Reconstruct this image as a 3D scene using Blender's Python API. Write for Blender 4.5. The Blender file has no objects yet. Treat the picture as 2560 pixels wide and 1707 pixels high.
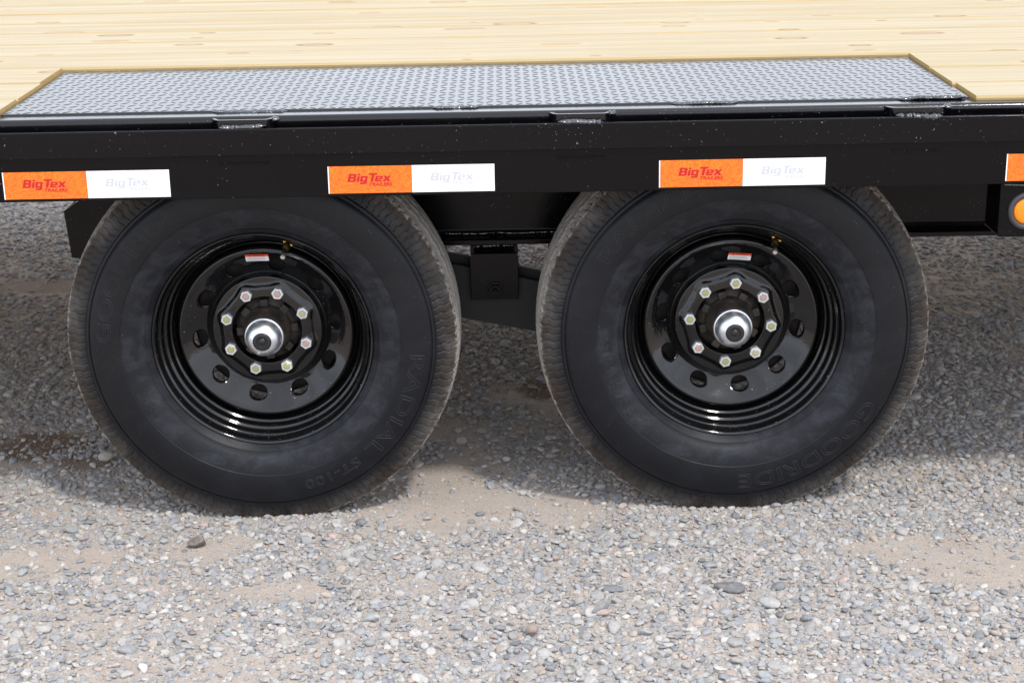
import bpy, bmesh, math, random
import numpy as np
from mathutils import Vector, Matrix
from math import pi, sin, cos, radians, atan2, hypot, sqrt
random.seed(7)
rng = np.random.default_rng(11)
SC = bpy.context.scene
COL = SC.collection

# ------------------------------------------------------------------ camera
YAW, PIT, ROL, FPX = -0.0026, 0.3173, -0.0180, 4237.76
CAM = Vector((0.4852, -3.1662, 1.4111))
fwd = Vector((-sin(YAW) * cos(PIT), cos(YAW) * cos(PIT), -sin(PIT)))
rgt = Vector((cos(YAW), sin(YAW), 0))
upv = rgt.cross(fwd)
r2 = rgt * cos(ROL) + upv * sin(ROL)
u2 = -rgt * sin(ROL) + upv * cos(ROL)
cam_d = bpy.data.cameras.new('camera')
cam = bpy.data.objects.new('camera', cam_d)
COL.objects.link(cam)
cam.matrix_world = Matrix(((r2.x, u2.x, -fwd.x, CAM.x), (r2.y, u2.y, -fwd.y, CAM.y), (r2.z, u2.z, -fwd.z, CAM.z), (0, 0, 0, 1)))
cam_d.sensor_width = 36
cam_d.lens = 36 * FPX / 2560
cam_d.clip_start = 0.05
cam_d.clip_end = 1000
cam_d.dof.use_dof = True
cam_d.dof.focus_distance = 3.35
cam_d.dof.aperture_fstop = 11
SC.camera = cam

# ------------------------------------------------------------------ light
SUN = Vector((0.38, -0.51, 1.0)).normalized()
world = bpy.data.worlds.new('World')
SC.world = world
world.use_nodes = True
wn, wl = world.node_tree.nodes, world.node_tree.links
wn.clear()
w_out = wn.new('ShaderNodeOutputWorld')
w_bg = wn.new('ShaderNodeBackground')
w_sky = wn.new('ShaderNodeTexSky')
w_sky.sky_type = 'NISHITA'
w_sky.sun_disc = False
w_sky.sun_elevation = math.asin(SUN.z)
w_sky.sun_rotation = atan2(SUN.x, SUN.y)
w_sky.air_density = 1.0
w_sky.dust_density = 1.6
w_bg.inputs['Strength'].default_value = 0.13
# a thin veil of white cloud over the whole sky
w_tc = wn.new('ShaderNodeTexCoord')
w_map = wn.new('ShaderNodeMapping'); w_map.inputs['Scale'].default_value = (1.6, 1.6, 4.0)
w_noi = wn.new('ShaderNodeTexNoise'); w_noi.inputs['Scale'].default_value = 2.2; w_noi.inputs['Detail'].default_value = 5
w_rmp = wn.new('ShaderNodeValToRGB')
w_rmp.color_ramp.elements[0].position = 0.40; w_rmp.color_ramp.elements[0].color = (0.58, 0.58, 0.58, 1)
w_rmp.color_ramp.elements[1].position = 0.58; w_rmp.color_ramp.elements[1].color = (0.8, 0.8, 0.8, 1)
w_mix = wn.new('ShaderNodeMixRGB')
w_mix.inputs['Color2'].default_value = (20.4, 21.5, 23.6, 1)
wl.new(w_tc.outputs['Generated'], w_map.inputs['Vector'])
wl.new(w_map.outputs['Vector'], w_noi.inputs['Vector'])
wl.new(w_noi.outputs['Fac'], w_rmp.inputs['Fac'])
# haze and cloud thicken towards the horizon, the same all the way round
w_sep = wn.new('ShaderNodeSeparateXYZ'); w_el = wn.new('ShaderNodeMapRange'); w_max = wn.new('ShaderNodeMath'); w_max.operation = 'MAXIMUM'
for k_, v_ in ((1, 0.42), (2, 0.08), (3, 0.0), (4, 0.82)): w_el.inputs[k_].default_value = v_
wl.new(w_tc.outputs['Generated'], w_sep.inputs[0]); wl.new(w_sep.outputs[2], w_el.inputs[0])
wl.new(w_rmp.outputs['Color'], w_max.inputs[0]); wl.new(w_el.outputs[0], w_max.inputs[1])
wl.new(w_max.outputs[0], w_mix.inputs['Fac'])
wl.new(w_sky.outputs['Color'], w_mix.inputs['Color1'])
wl.new(w_mix.outputs['Color'], w_bg.inputs['Color'])
wl.new(w_bg.outputs['Background'], w_out.inputs['Surface'])
sun_d = bpy.data.lights.new('sun', 'SUN')
sun_d.energy = 3.5
sun_d.angle = radians(5.0)
sun_d.color = (1.0, 0.955, 0.89)
sun = bpy.data.objects.new('sun', sun_d)
COL.objects.link(sun)
sun.rotation_euler = SUN.to_track_quat('Z', 'Y').to_euler()
sun.location = (3, -4, 8)
SC.view_settings.view_transform = 'Standard'
SC.view_settings.look = 'None'
SC.view_settings.gamma = 1.0
SC.view_settings.use_curve_mapping = False
SC.view_settings.exposure = -0.42

# ------------------------------------------------------------------ node helpers
class N:
    def __init__(s, name):
        s.m = bpy.data.materials.new(name); s.m.use_nodes = True
        s.t = s.m.node_tree; s.b = s.t.nodes['Principled BSDF']
    def n(s, typ, ins=None, **kw):
        o = s.t.nodes.new('ShaderNode' + typ)
        for k, v in kw.items(): setattr(o, k, v)
        for k, v in (ins or {}).items():
            s.put(o.inputs[k], v)
        return o
    def put(s, sock, v):
        if isinstance(v, bpy.types.NodeSocket): s.t.links.new(v, sock)
        elif isinstance(v, bpy.types.Node): s.t.links.new(v.outputs[0], sock)
        else:
            if hasattr(sock.default_value, '__len__') and not hasattr(v, '__len__'): v = (v, v, v, 1)[:len(sock.default_value)]
            elif hasattr(v, '__len__') and len(sock.default_value) == 4 and len(v) == 3: v = (*v, 1)
            sock.default_value = v
    def set(s, **kw):
        for k, v in kw.items(): s.put(s.b.inputs[k.replace('_', ' ')], v)
        return s
    def noise(s, scale, detail=4, rough=0.55, vec=None, dist=0):
        i = {'Scale': scale, 'Detail': detail, 'Roughness': rough, 'Distortion': dist}
        if vec is not None: i['Vector'] = vec
        return s.n('TexNoise', i).outputs['Fac']
    def ramp(s, fac, *stops, interp='LINEAR'):
        r = s.n('ValToRGB', {'Fac': fac}); cr = r.color_ramp; cr.interpolation = interp
        while len(cr.elements) < len(stops): cr.elements.new(0.5)
        for e, (p, c) in zip(cr.elements, stops):
            e.position = p
            e.color = (c, c, c, 1) if not hasattr(c, '__len__') else (*c, 1)
        return r.outputs['Color']
    def mix(s, f, a, b, mode='MIX'):
        return s.n('MixRGB', {'Fac': f, 'Color1': a, 'Color2': b}, blend_type=mode).outputs[0]
    def math(s, op, a, b=0.0, c=0.0, clamp=False):
        o = s.n('Math', operation=op, use_clamp=clamp)
        for i, v in enumerate((a, b, c)): s.put(o.inputs[i], v)
        return o.outputs[0]
    def obj(s): return s.n('TexCoord').outputs['Object']
    def mapv(s, vec, scale=(1, 1, 1), loc=(0, 0, 0), rot=(0, 0, 0)):
        return s.n('Mapping', {'Vector': vec, 'Scale': scale, 'Location': loc, 'Rotation': rot}).outputs[0]
    def bump(s, h, strength=0.3, dist=0.002):
        s.put(s.b.inputs['Normal'], s.n('Bump', {'Height': h, 'Strength': strength, 'Distance': dist}).outputs[0]); return s

def plain(name, col, rough=0.5, metal=0.0):
    return N(name).set(Base_Color=col, Roughness=rough, Metallic=metal).m

def paint(name, base=(0.0022, 0.0022, 0.0032), rough=0.10, specks=True, dust=0.0, ior=1.27):
    q = N(name); o = q.obj()
    sp = q.ramp(q.noise(240, 2, 0.5, o), (0.715, 0), (0.745, 1))
    gate = q.ramp(q.noise(9, 3, 0.6, o), (0.42, 0), (0.62, 1))
    f = q.math('MULTIPLY', sp, gate)
    haze = q.ramp(q.noise(5.5, 5, 0.62, q.mapv(o, (0.5, 1, 1.3))), (0.4, 0.0), (0.75, 1.0))
    c = q.mix(q.math('MULTIPLY', haze, 0.0025 + dust), base, (0.42, 0.37, 0.32))
    if specks: c = q.mix(q.math('MULTIPLY', f, 0.55), c, (0.5, 0.47, 0.43))
    q.set(Base_Color=c, Roughness=q.math('ADD', q.math('MULTIPLY', haze, 0.10), rough), IOR=ior)
    q.bump(q.math('ADD', q.noise(150, 2, 0.5, o), q.math('MULTIPLY', f, 0.7)), 0.10, 0.0012)
    return q.m

M = {}
M['paint'] = paint('black_enamel')
M['paint_top'] = paint('black_enamel_gloss', ior=1.52)
M['paint_rail'] = paint('black_enamel_flat_bar', ior=1.30)
M['paint_rough'] = paint('black_enamel_over_mill_scale', rough=0.2, dust=0.004)
M['rim'] = paint('black_wheel_enamel', (0.003, 0.003, 0.0036), 0.045, True, 0.0, 1.55)
M['weld'] = paint('painted_weld', (0.009, 0.010, 0.014), 0.10, False, 0.0, 2.0)

q = N('tread_plate_enamel'); o = q.obj()
q.set(Base_Color=q.mix(q.math('MULTIPLY', q.noise(7, 5, 0.6, o), 0.05), (0.010, 0.011, 0.014), (0.35, 0.35, 0.36)),
      Roughness=q.math('ADD', q.math('MULTIPLY', q.noise(14, 4, 0.6, o), 0.08), 0.10), IOR=2.0)
q.bump(q.noise(60, 3, 0.5, o), 0.06, 0.001); M['plate'] = q.m

q = N('dusty_cast_iron'); o = q.obj()
q.set(Base_Color=q.mix(q.ramp(q.noise(38, 5, 0.65, o), (0.42, 0.05), (0.72, 0.8)), (0.010, 0.0095, 0.009), (0.095, 0.068, 0.047)), Roughness=0.62)
q.bump(q.noise(160, 3, 0.6, o), 0.25, 0.002); M['iron'] = q.m

q = N('zinc_plate'); o = q.obj()
q.set(Base_Color=q.mix(q.ramp(q.noise(46, 4, 0.6, o), (0.45, 0), (0.8, 0.6)), (0.82, 0.86, 0.92), (0.45, 0.45, 0.46)), Metallic=1.0,
      Roughness=q.math('ADD', q.math('MULTIPLY', q.noise(80, 3, 0.5, o), 0.14), 0.30)); M['zinc'] = q.m
q = N('galvanised_nut'); o = q.obj()
q.set(Base_Color=q.mix(q.noise(220, 3, 0.6, o), (0.86, 0.88, 0.90), (0.66, 0.68, 0.70)), Metallic=0.55, Roughness=0.38); M['nut'] = q.m
M['stud_a'] = plain('zinc_yellow_reflection', (0.50, 0.49, 0.22), 0.35, 0.45)  # zinc stud ends: yellowish and pinkish reflections put into the base colours
M['stud_b'] = plain('zinc_pink_reflection', (0.58, 0.41, 0.36), 0.35, 0.45)
M['stud_c'] = plain('zinc_gold_reflection', (0.56, 0.49, 0.30), 0.35, 0.45)
M['spring'] = plain('black_spring_steel', (0.008, 0.008, 0.008), 0.6)
M['brass'] = plain('brass', (0.72, 0.48, 0.14), 0.25, 1.0)
M['chrome'] = plain('valve_cap_metal', (0.75, 0.68, 0.62), 0.25, 0.9)
M['plug'] = plain('black_rubber_plug', (0.012, 0.012, 0.013), 0.38)

# rubber: clean blue-black sidewall, brown and grey road dust on the tread and shoulder
q = N('tyre_rubber'); o = q.obj()
sep = q.n('SeparateXYZ', {'Vector': o})
rad = q.math('SQRT', q.math('ADD', q.math('POWER', sep.outputs[0], 2.0), q.math('POWER', sep.outputs[2], 2.0)))
zone = q.n('MapRange', {'Value': rad, 1: 0.3445, 2: 0.3895}).outputs[0]
n1 = q.noise(26, 6, 0.68, o); n2 = q.noise(90, 5, 0.7, q.mapv(o, (1, 0.5, 1)))
tread = q.n('MapRange', {'Value': q.math('ADD', rad, q.math('MULTIPLY', q.math('SUBTRACT', n2, 0.5), 0.016)), 1: 0.3800, 2: 0.3850}).outputs[0]
d1 = q.ramp(q.math('ADD', q.math('MULTIPLY', n1, 0.55), q.math('MULTIPLY', n2, 0.45)), (0.36, 0), (0.62, 1))
dust = q.math('MULTIPLY', zone, q.math('ADD', q.math('MULTIPLY', d1, 0.58), 0.07), clamp=True)
dust = q.math('MAXIMUM', dust, q.math('MULTIPLY', tread, q.math('ADD', q.math('MULTIPLY', d1, 0.28), 0.68)), clamp=True)
dcol = q.mix(q.ramp(q.noise(11, 3, 0.6, o), (0.40, 0), (0.6, 1)), (0.120, 0.083, 0.052), (0.25, 0.225, 0.20))
dcol = q.mix(tread, dcol, (0.40, 0.37, 0.335))
bloom = q.ramp(q.noise(17, 8, 0.72, q.mapv(o, (1, 1, 1.3)), 0.5), (0.46, 0), (0.76, 1))
inner = q.n('MapRange', {'Value': rad, 1: 0.279, 2: 0.270}).outputs[0]
rub = q.mix(q.math('MULTIPLY', bloom, 0.42), (0.0062, 0.0067, 0.0090), (0.0195, 0.0205, 0.027))
rub = q.mix(q.math('MULTIPLY', inner, q.math('ADD', q.math('MULTIPLY', bloom, 0.50), 0.07)), rub, (0.050, 0.055, 0.068))
fleck = q.ramp(q.noise(240, 2, 0.5, o), (0.745, 0), (0.77, 1))
rub = q.mix(q.math('MULTIPLY', fleck, 0.30), rub, (0.42, 0.40, 0.38))
q.set(Base_Color=q.mix(dust, rub, dcol), Roughness=q.math('ADD', q.math('MULTIPLY', dust, 0.45), 0.43))
q.b.inputs['Specular IOR Level'].default_value = 0.27
q.bump(q.math('ADD', q.noise(420, 3, 0.6, o), q.math('MULTIPLY', n2, q.math('MULTIPLY', zone, 1.5))), 0.28, 0.0012); M['rubber'] = q.m
M['rubber_letter'] = plain('raised_rubber', (0.0125, 0.0135, 0.0175), 0.42)

# wood
def wood(name):
    q = N(name); o = q.obj()
    rnd = q.n('ObjectInfo').outputs['Random']
    off = q.n('CombineXYZ', {0: q.math('MULTIPLY', rnd, 37.0), 1: q.math('MULTIPLY', rnd, 11.0), 2: 0.0})
    v = q.n('VectorMath', {0: o, 1: off.outputs[0]}, operation='ADD').outputs[0]
    gv = q.mapv(v, (0.22, 12, 12))
    g = q.noise(3.2, 6, 0.6, gv, 0.8)
    fine = q.noise(9, 5, 0.7, q.mapv(v, (0.25, 34, 34)))
    col = q.ramp(g, (0.30, (0.43, 0.365, 0.25)), (0.46, (0.415, 0.345, 0.222)), (0.54, (0.355, 0.27, 0.145)), (0.62, (0.42, 0.35, 0.232)))
    col = q.mix(q.math('MULTIPLY', rnd, 0.30), col, (0.45, 0.395, 0.285))
    col = q.mix(q.math('MULTIPLY', q.ramp(fine, (0.55, 0), (0.78, 1)), 0.30), col, (0.52, 0.37, 0.18))
    # knots: cells stretched along the grain
    vo = q.n('TexVoronoi', {'Vector': q.mapv(v, (3.6, 8.6, 8.6)), 'Scale': 1.0, 'Randomness': 1.0}, voronoi_dimensions='2D')
    pick = q.n('SeparateXYZ', {'Vector': vo.outputs['Color']})
    rk = q.math('MULTIPLY', q.math('SUBTRACT', pick.outputs[0], 0.58), 0.42, clamp=True)      # knot radius, many cells none
    dd = q.math('SUBTRACT', vo.outputs['Distance'], rk)
    has = q.math('GREATER_THAN', rk, 0.012)
    ring = q.math('MULTIPLY', has, q.ramp(q.math('ABSOLUTE', dd), (0.0, 1), (0.040, 0)))
    core = q.math('MULTIPLY', has, q.math('LESS_THAN', dd, 0.0))
    col = q.mix(q.math('MULTIPLY', core, 0.6), col, q.mix(pick.outputs[1], (0.26, 0.15, 0.085), (0.40, 0.25, 0.14)))
    col = q.mix(q.math('MULTIPLY', ring, q.math('ADD', q.math('MULTIPLY', pick.outputs[2], 0.75), 0.25)), col, (0.035, 0.020, 0.012))
    halo = q.math('MULTIPLY', has, q.ramp(q.math('ABSOLUTE', dd), (0.0, 1), (0.16, 0)))
    col = q.mix(q.math('MULTIPLY', halo, 0.18), col, (0.66, 0.44, 0.20))
    q.set(Base_Color=col, Roughness=0.62)
    q.bump(q.math('ADD', g, q.math('MULTIPLY', fine, 0.5)), 0.22, 0.0015)
    return q.m
M['wood'] = wood('fresh_pine')
q = N('pine_end_grain'); o = q.obj()
q.set(Base_Color=q.mix(q.noise(70, 5, 0.7, q.mapv(o, (1, 1, 3))), (0.30, 0.19, 0.055), (0.52, 0.36, 0.13)), Roughness=0.8)
q.bump(q.noise(240, 3, 0.6, o), 0.5, 0.002); M['endgrain'] = q.m
q = N('pine_sawn_edge'); o = q.obj()
q.set(Base_Color=q.mix(q.noise(6, 5, 0.7, q.mapv(o, (1, 20, 20))), (0.31, 0.21, 0.085), (0.50, 0.385, 0.20)), Roughness=0.75); M['wood_edge'] = q.m

# reflective tape: small prismatic cells
q = N('orange_reflective_film'); o = q.obj()
bk = q.n('TexBrick', {'Vector': q.mapv(o, (1, 1, 1), rot=(pi / 2, 0, 0)), 'Color1': (1, 1, 1), 'Color2': (0, 0, 0), 'Mortar': (0.5, 0.5, 0.5), 'Scale': 1.0,
                          'Mortar Size': 0.00028, 'Brick Width': 0.0040, 'Row Height': 0.0034, 'Bias': 0.0})
c = q.mix(q.ramp(bk.outputs['Color'], (0.0, 0), (1.0, 1)), (0.93, 0.135, 0.010), (0.96, 0.27, 0.016))
wob = q.ramp(q.noise(30, 3, 0.5, o), (0.35, 0), (0.7, 1))
c = q.mix(q.math('MULTIPLY', wob, 0.45), c, (0.93, 0.13, 0.014))
c = q.mix(q.math('MULTIPLY', bk.outputs['Fac'], 0.6), c, (0.62, 0.08, 0.01))
q.set(Base_Color=c, Roughness=0.28); M['tape_orange'] = q.m
M['tape_white'] = plain('white_reflective_film', (0.93, 0.935, 0.94), 0.35)
M['tape_red'] = plain('red_print', (0.52, 0.006, 0.012), 0.35)
M['tape_grey'] = plain('pale_grey_print', (0.54, 0.555, 0.60), 0.35)
q = N('amber_lens'); q.set(Base_Color=(0.98, 0.27, 0.008), Roughness=0.14); M['amber'] = q.m
M['grommet'] = plain('grey_rubber_grommet', (0.040, 0.042, 0.047), 0.5)
M['label_white'] = plain('label_paper', (0.9, 0.89, 0.90), 0.4)
M['label_red'] = plain('label_red', (0.86, 0.085, 0.03), 0.4)
M['label_ink'] = plain('label_ink', (0.03, 0.02, 0.02), 0.5)
M['label_grey'] = plain('label_small_print', (0.35, 0.34, 0.36), 0.5)

# stone
q = N('river_gravel'); o = q.obj()
tint = q.n('Attribute', attribute_name='tint', attribute_type='INSTANCER').outputs['Color']
wv = q.n('NewGeometry').outputs['Position']
sp = q.ramp(q.noise(190, 4, 0.7, wv), (0.36, 0.80), (0.66, 1.18))
c = q.mix(1.0, tint, sp, 'MULTIPLY')
dustf = q.ramp(q.noise(75, 4, 0.65, wv), (0.48, 0), (0.72, 1))
c = q.mix(q.math('ADD', q.math('MULTIPLY', dustf, 0.40), 0.20), c, (0.385, 0.358, 0.335))
q.set(Base_Color=c, Roughness=0.82)
q.b.inputs['Specular IOR Level'].default_value = 0.25
q.bump(q.noise(330, 4, 0.65, wv), 0.45, 0.0015); M['stone'] = q.m

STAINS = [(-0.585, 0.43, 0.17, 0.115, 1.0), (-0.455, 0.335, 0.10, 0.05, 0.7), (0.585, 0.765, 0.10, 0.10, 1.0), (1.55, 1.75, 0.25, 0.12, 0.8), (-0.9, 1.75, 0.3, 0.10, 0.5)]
q = N('sandy_soil'); o = q.obj()
n1 = q.noise(7, 6, 0.65, o); n2 = q.noise(120, 6, 0.75, o); n3 = q.noise(520, 3, 0.7, o)
c = q.ramp(n1, (0.32, (0.45, 0.372, 0.315)), (0.5, (0.495, 0.420, 0.362)), (0.7, (0.51, 0.448, 0.395)))
c = q.mix(q.ramp(n2, (0.38, 0), (0.66, 0.7)), c, (0.52, 0.462, 0.41))
c = q.mix(q.ramp(n3, (0.60, 0), (0.72, 0.75)), c, (0.28, 0.265, 0.26))
sx = q.n('SeparateXYZ', {'Vector': o})
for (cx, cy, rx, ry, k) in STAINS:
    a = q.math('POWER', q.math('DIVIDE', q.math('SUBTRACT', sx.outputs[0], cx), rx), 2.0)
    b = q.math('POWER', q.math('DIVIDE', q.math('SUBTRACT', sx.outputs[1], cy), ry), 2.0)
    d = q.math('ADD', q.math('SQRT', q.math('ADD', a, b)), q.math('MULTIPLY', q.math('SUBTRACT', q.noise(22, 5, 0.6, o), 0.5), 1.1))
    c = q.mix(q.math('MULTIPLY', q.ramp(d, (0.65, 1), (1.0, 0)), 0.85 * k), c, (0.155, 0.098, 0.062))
q.set(Base_Color=c, Roughness=0.95)
q.b.inputs['Specular IOR Level'].default_value = 0.1
q.bump(q.math('ADD', q.math('MULTIPLY', n2, 1.0), q.math('MULTIPLY', n3, 0.5)), 0.8, 0.006); M['soil'] = q.m

# ------------------------------------------------------------------ mesh helpers
def link(name, me, mats, parent=None, loc=(0, 0, 0)):
    ob = bpy.data.objects.new(name, me); COL.objects.link(ob)
    if not isinstance(mats, (list, tuple)): mats = [mats]
    if not len(me.materials):
        for m in mats: me.materials.append(m)
    ob.location = loc
    if parent: ob.parent = parent
    return ob

def mesh(name, V, F, smooth=None):
    me = bpy.data.meshes.new(name)
    me.from_pydata(V.tolist() if hasattr(V, 'tolist') else V, [], F.tolist() if hasattr(F, 'tolist') else F)
    me.validate(); me.update()
    if smooth is not None:
        me.shade_smooth()
        me.set_sharp_from_angle(angle=radians(smooth))
    return me

def bm_mesh(name, bm, smooth=None, bevel=0.0, seg=2):
    if bevel:
        bmesh.ops.bevel(bm, geom=[e for e in bm.edges], offset=bevel, segments=seg, affect='EDGES', profile=0.5)
    bmesh.ops.recalc_face_normals(bm, faces=bm.faces)
    me = bpy.data.meshes.new(name); bm.to_mesh(me); bm.free()
    if smooth is not None:
        me.shade_smooth(); me.set_sharp_from_angle(angle=radians(smooth))
    return me

def box(bm, x0, x1, y0, y1, z0, z1):
    vs = [bm.verts.new(p) for p in ((x0, y0, z0), (x1, y0, z0), (x1, y1, z0), (x0, y1, z0), (x0, y0, z1), (x1, y0, z1), (x1, y1, z1), (x0, y1, z1))]
    for f in ((0, 3, 2, 1), (4, 5, 6, 7), (0, 1, 5, 4), (1, 2, 6, 5), (2, 3, 7, 6), (3, 0, 4, 7)): bm.faces.new([vs[i] for i in f])

def prism(bm, pts, axis, a0, a1):
    """extrude a closed 2D outline along an axis ('x': outline is (y,z); 'y': (x,z); 'z': (x,y))"""
    def P(p, a): return (a, p[0], p[1]) if axis == 'x' else ((p[0], a, p[1]) if axis == 'y' else (p[0], p[1], a))
    A = [bm.verts.new(P(p, a0)) for p in pts]; B = [bm.verts.new(P(p, a1)) for p in pts]
    n = len(pts)
    for i in range(n): bm.faces.new((A[i], A[(i + 1) % n], B[(i + 1) % n], B[i]))
    bm.faces.new(A[::-1]); bm.faces.new(B)

def lathe(prof, seg=128, closed_end=False):
    """revolve (r, y) about the y axis; returns V, F"""
    P = np.array(prof, float); k = len(P)
    th = np.linspace(0, 2 * pi, seg, endpoint=False)
    V = np.empty((seg, k, 3))
    V[..., 0] = P[None, :, 0] * np.cos(th)[:, None]
    V[..., 1] = P[None, :, 1]
    V[..., 2] = P[None, :, 0] * np.sin(th)[:, None]
    i = np.arange(seg)[:, None]; j = np.arange(k - 1)[None, :]
    F = np.stack([i * k + j, ((i + 1) % seg) * k + j, ((i + 1) % seg) * k + j + 1, i * k + j + 1], -1).reshape(-1, 4)
    return V.reshape(-1, 3), F

def join(parts):
    V, F, o = [], [], 0
    for v, f in parts:
        V.append(np.asarray(v, float)); F += (np.asarray(f) + o).tolist() if not isinstance(f, list) else [[a + o for a in g] for g in f]
        o += len(v)
    return np.concatenate(V), F

def ss(a, b, x):
    t = np.clip((x - a) / (b - a), 0, 1); return t * t * (3 - 2 * t)

def curve_to_mesh(cu, name):
    ob = bpy.data.objects.new(name, cu); COL.objects.link(ob)
    dg = bpy.context.evaluated_depsgraph_get()
    me = bpy.data.meshes.new_from_object(ob.evaluated_get(dg))
    COL.objects.unlink(ob); bpy.data.objects.remove(ob); bpy.data.curves.remove(cu)
    return me

def text_mesh(s, size, bold=0.0, shear=0.0, extrude=0.0, outline=0.0, spacing=1.0):
    cu = bpy.data.curves.new('text', 'FONT'); cu.body = s; cu.size = size; cu.offset = bold; cu.shear = shear
    cu.space_character = spacing; cu.resolution_u = 4
    if outline:
        cu.fill_mode = 'NONE'; cu.bevel_depth = outline; cu.bevel_resolution = 1
    else:
        cu.extrude = extrude
    return curve_to_mesh(cu, 'text')

def mesh_np(me):
    V = np.empty(len(me.vertices) * 3); me.vertices.foreach_get('co', V); return V.reshape(-1, 3)
def set_np(me, V):
    me.vertices.foreach_set('co', np.ascontiguousarray(V, dtype=np.float32).ravel()); me.update()

def vnoise(x, y, f, seed):
    """value noise on numpy arrays"""
    x = x * f + seed * 17.3; y = y * f - seed * 9.1
    xi, yi = np.floor(x).astype(np.int64), np.floor(y).astype(np.int64)
    fx, fy = x - xi, y - yi
    fx, fy = fx * fx * (3 - 2 * fx), fy * fy * (3 - 2 * fy)
    def h(a, b):
        v = np.sin(a * 127.1 + b * 311.7 + seed * 74.7) * 43758.5453
        return v - np.floor(v)
    return (h(xi, yi) * (1 - fx) + h(xi + 1, yi) * fx) * (1 - fy) + (h(xi, yi + 1) * (1 - fx) + h(xi + 1, yi + 1) * fx) * fy

def empty(name, loc, parent=None):
    o = bpy.data.objects.new(name, None); COL.objects.link(o); o.location = loc; o.empty_display_size = 0.1
    if parent: o.parent = parent
    return o
def tag(o, label, cat, group=None):
    o['label'] = label; o['category'] = cat
    if group: o['group'] = group
    return o

# ------------------------------------------------------------------ ground
def ground_h(x, y):
    f = np.clip(1 - np.maximum(np.abs(x - 0.5) - 3.0, 0), 0, 1) * np.clip(1 - np.maximum(np.abs(y - 1.0) - 3.0, 0), 0, 1)
    h = (vnoise(x, y, 1.7, 1) - 0.5) * 0.010 + (vnoise(x, y, 6.0, 2) - 0.5) * 0.007 + (vnoise(x, y, 23.0, 3) - 0.5) * 0.003
    return h * f - 0.001

xs = np.concatenate([[-260, -120, -50, -20, -8, -4.5], np.linspace(-3.2, 4.2, 300), [6, 9, 21, 52, 122, 260]])
ys = np.concatenate([[-260, -120, -50, -20, -8, -4], np.linspace(-2.2, 4.2, 260), [6, 9, 21, 52, 122, 260]])
gx, gy = np.meshgrid(xs, ys, indexing='ij')
gz = ground_h(gx, gy)
V = np.stack([gx, gy, gz], -1).reshape(-1, 3)
ni, nj = gx.shape
i, j = np.meshgrid(np.arange(ni - 1), np.arange(nj - 1), indexing='ij')
F = np.stack([i * nj + j, (i + 1) * nj + j, (i + 1) * nj + j + 1, i * nj + j + 1], -1).reshape(-1, 4)
ground = link('ground', mesh('ground', V, F, 180), M['soil'])
ground['kind'] = 'structure'; ground['label'] = 'pale sandy lot strewn with grey river gravel'

# ------------------------------------------------------------------ gravel
def pebble_mesh(name, sub, flat, angular, seed):
    r = np.random.default_rng(seed)
    bm = bmesh.new(); bmesh.ops.create_icosphere(bm, subdivisions=sub, radius=1.0)
    D = r.normal(size=(11, 3)); D /= np.linalg.norm(D, axis=1)[:, None]
    H = r.uniform(0.62, 0.95, 11)
    A = r.normal(size=(5, 3)) * 1.6; ph = r.uniform(0, 6, 5)
    S = np.array([r.uniform(0.95, 1.35), r.uniform(0.75, 1.0), flat])
    for v in bm.verts:
        p = np.array(v.co)
        n = 1 + 0.07 * np.sum(np.sin(A @ p + ph)) / 2
        p = p * n
        if angular > 0:
            for d, h in zip(D, H):
                t = p @ d - h
                if t > 0: p = p - d * t * angular
        v.co = p * S
    me = bm_mesh(name, bm, 180 if angular < 0.6 else 38)
    me.materials.append(M['stone'])
    return me
PROTO = []
for k in range(18):
    ang = (0.6, 0.9, 1.0)[k % 3]
    PROTO.append(pebble_mesh('pebble_shape', 3 if k < 12 else 2, random.uniform(0.45, 0.78), ang, 100 + k))
pcol = bpy.data.collections.new('pebble_shapes')          # never linked to the scene: only the shapes the gravel points to
for k, me in enumerate(PROTO):
    po = bpy.data.objects.new('pebble_shape_%02d' % k, me); pcol.objects.link(po)

PATCH = [(0.43, 0.06, 0.30, 0.12), (0.36, -0.02, 0.16, 0.07), (0.34, 0.24, 0.13, 0.16), (-0.42, -0.16, 0.24, 0.075), (-0.13, -0.12, 0.10, 0.05), (1.37, -0.27, 0.20, 0.10), (1.22, -0.20, 0.15, 0.07),
         (0.05, -0.32, 0.10, 0.04), (0.62, 0.72, 0.2, 0.2), (0.28, 0.5, 0.12, 0.12)] + [(a, b, c * 0.9, d * 0.9) for a, b, c, d, _ in STAINS]
def cover(x, y):
    d = np.full(x.shape, 1.0)
    wob = (vnoise(x, y, 9, 5) - 0.5) * 0.9 + (vnoise(x, y, 26, 6) - 0.5) * 0.6
    for cx, cy, rx, ry in PATCH:
        e = np.sqrt(((x - cx) / rx) ** 2 + ((y - cy) / ry) ** 2) + wob
        d = np.minimum(d, 0.10 + 0.90 * ss(0.45, 1.25, e))
    bare = vnoise(x, y, 3.1, 8) * 0.6 + vnoise(x, y, 10, 9) * 0.4
    # sandier towards the left front, stonier at the right
    sandy = ss(0.62, 0.38, vnoise(x, y, 4.3, 12) * 0.55 + vnoise(x, y, 13, 13) * 0.45)
    sandy = sandy * (0.30 + 0.70 * ss(0.75, -0.1, x)) * ss(0.35, 0.0, y)
    return d * (0.62 + 0.38 * ss(0.26, 0.46, bare)) * (1 - 0.42 * sandy)

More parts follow.
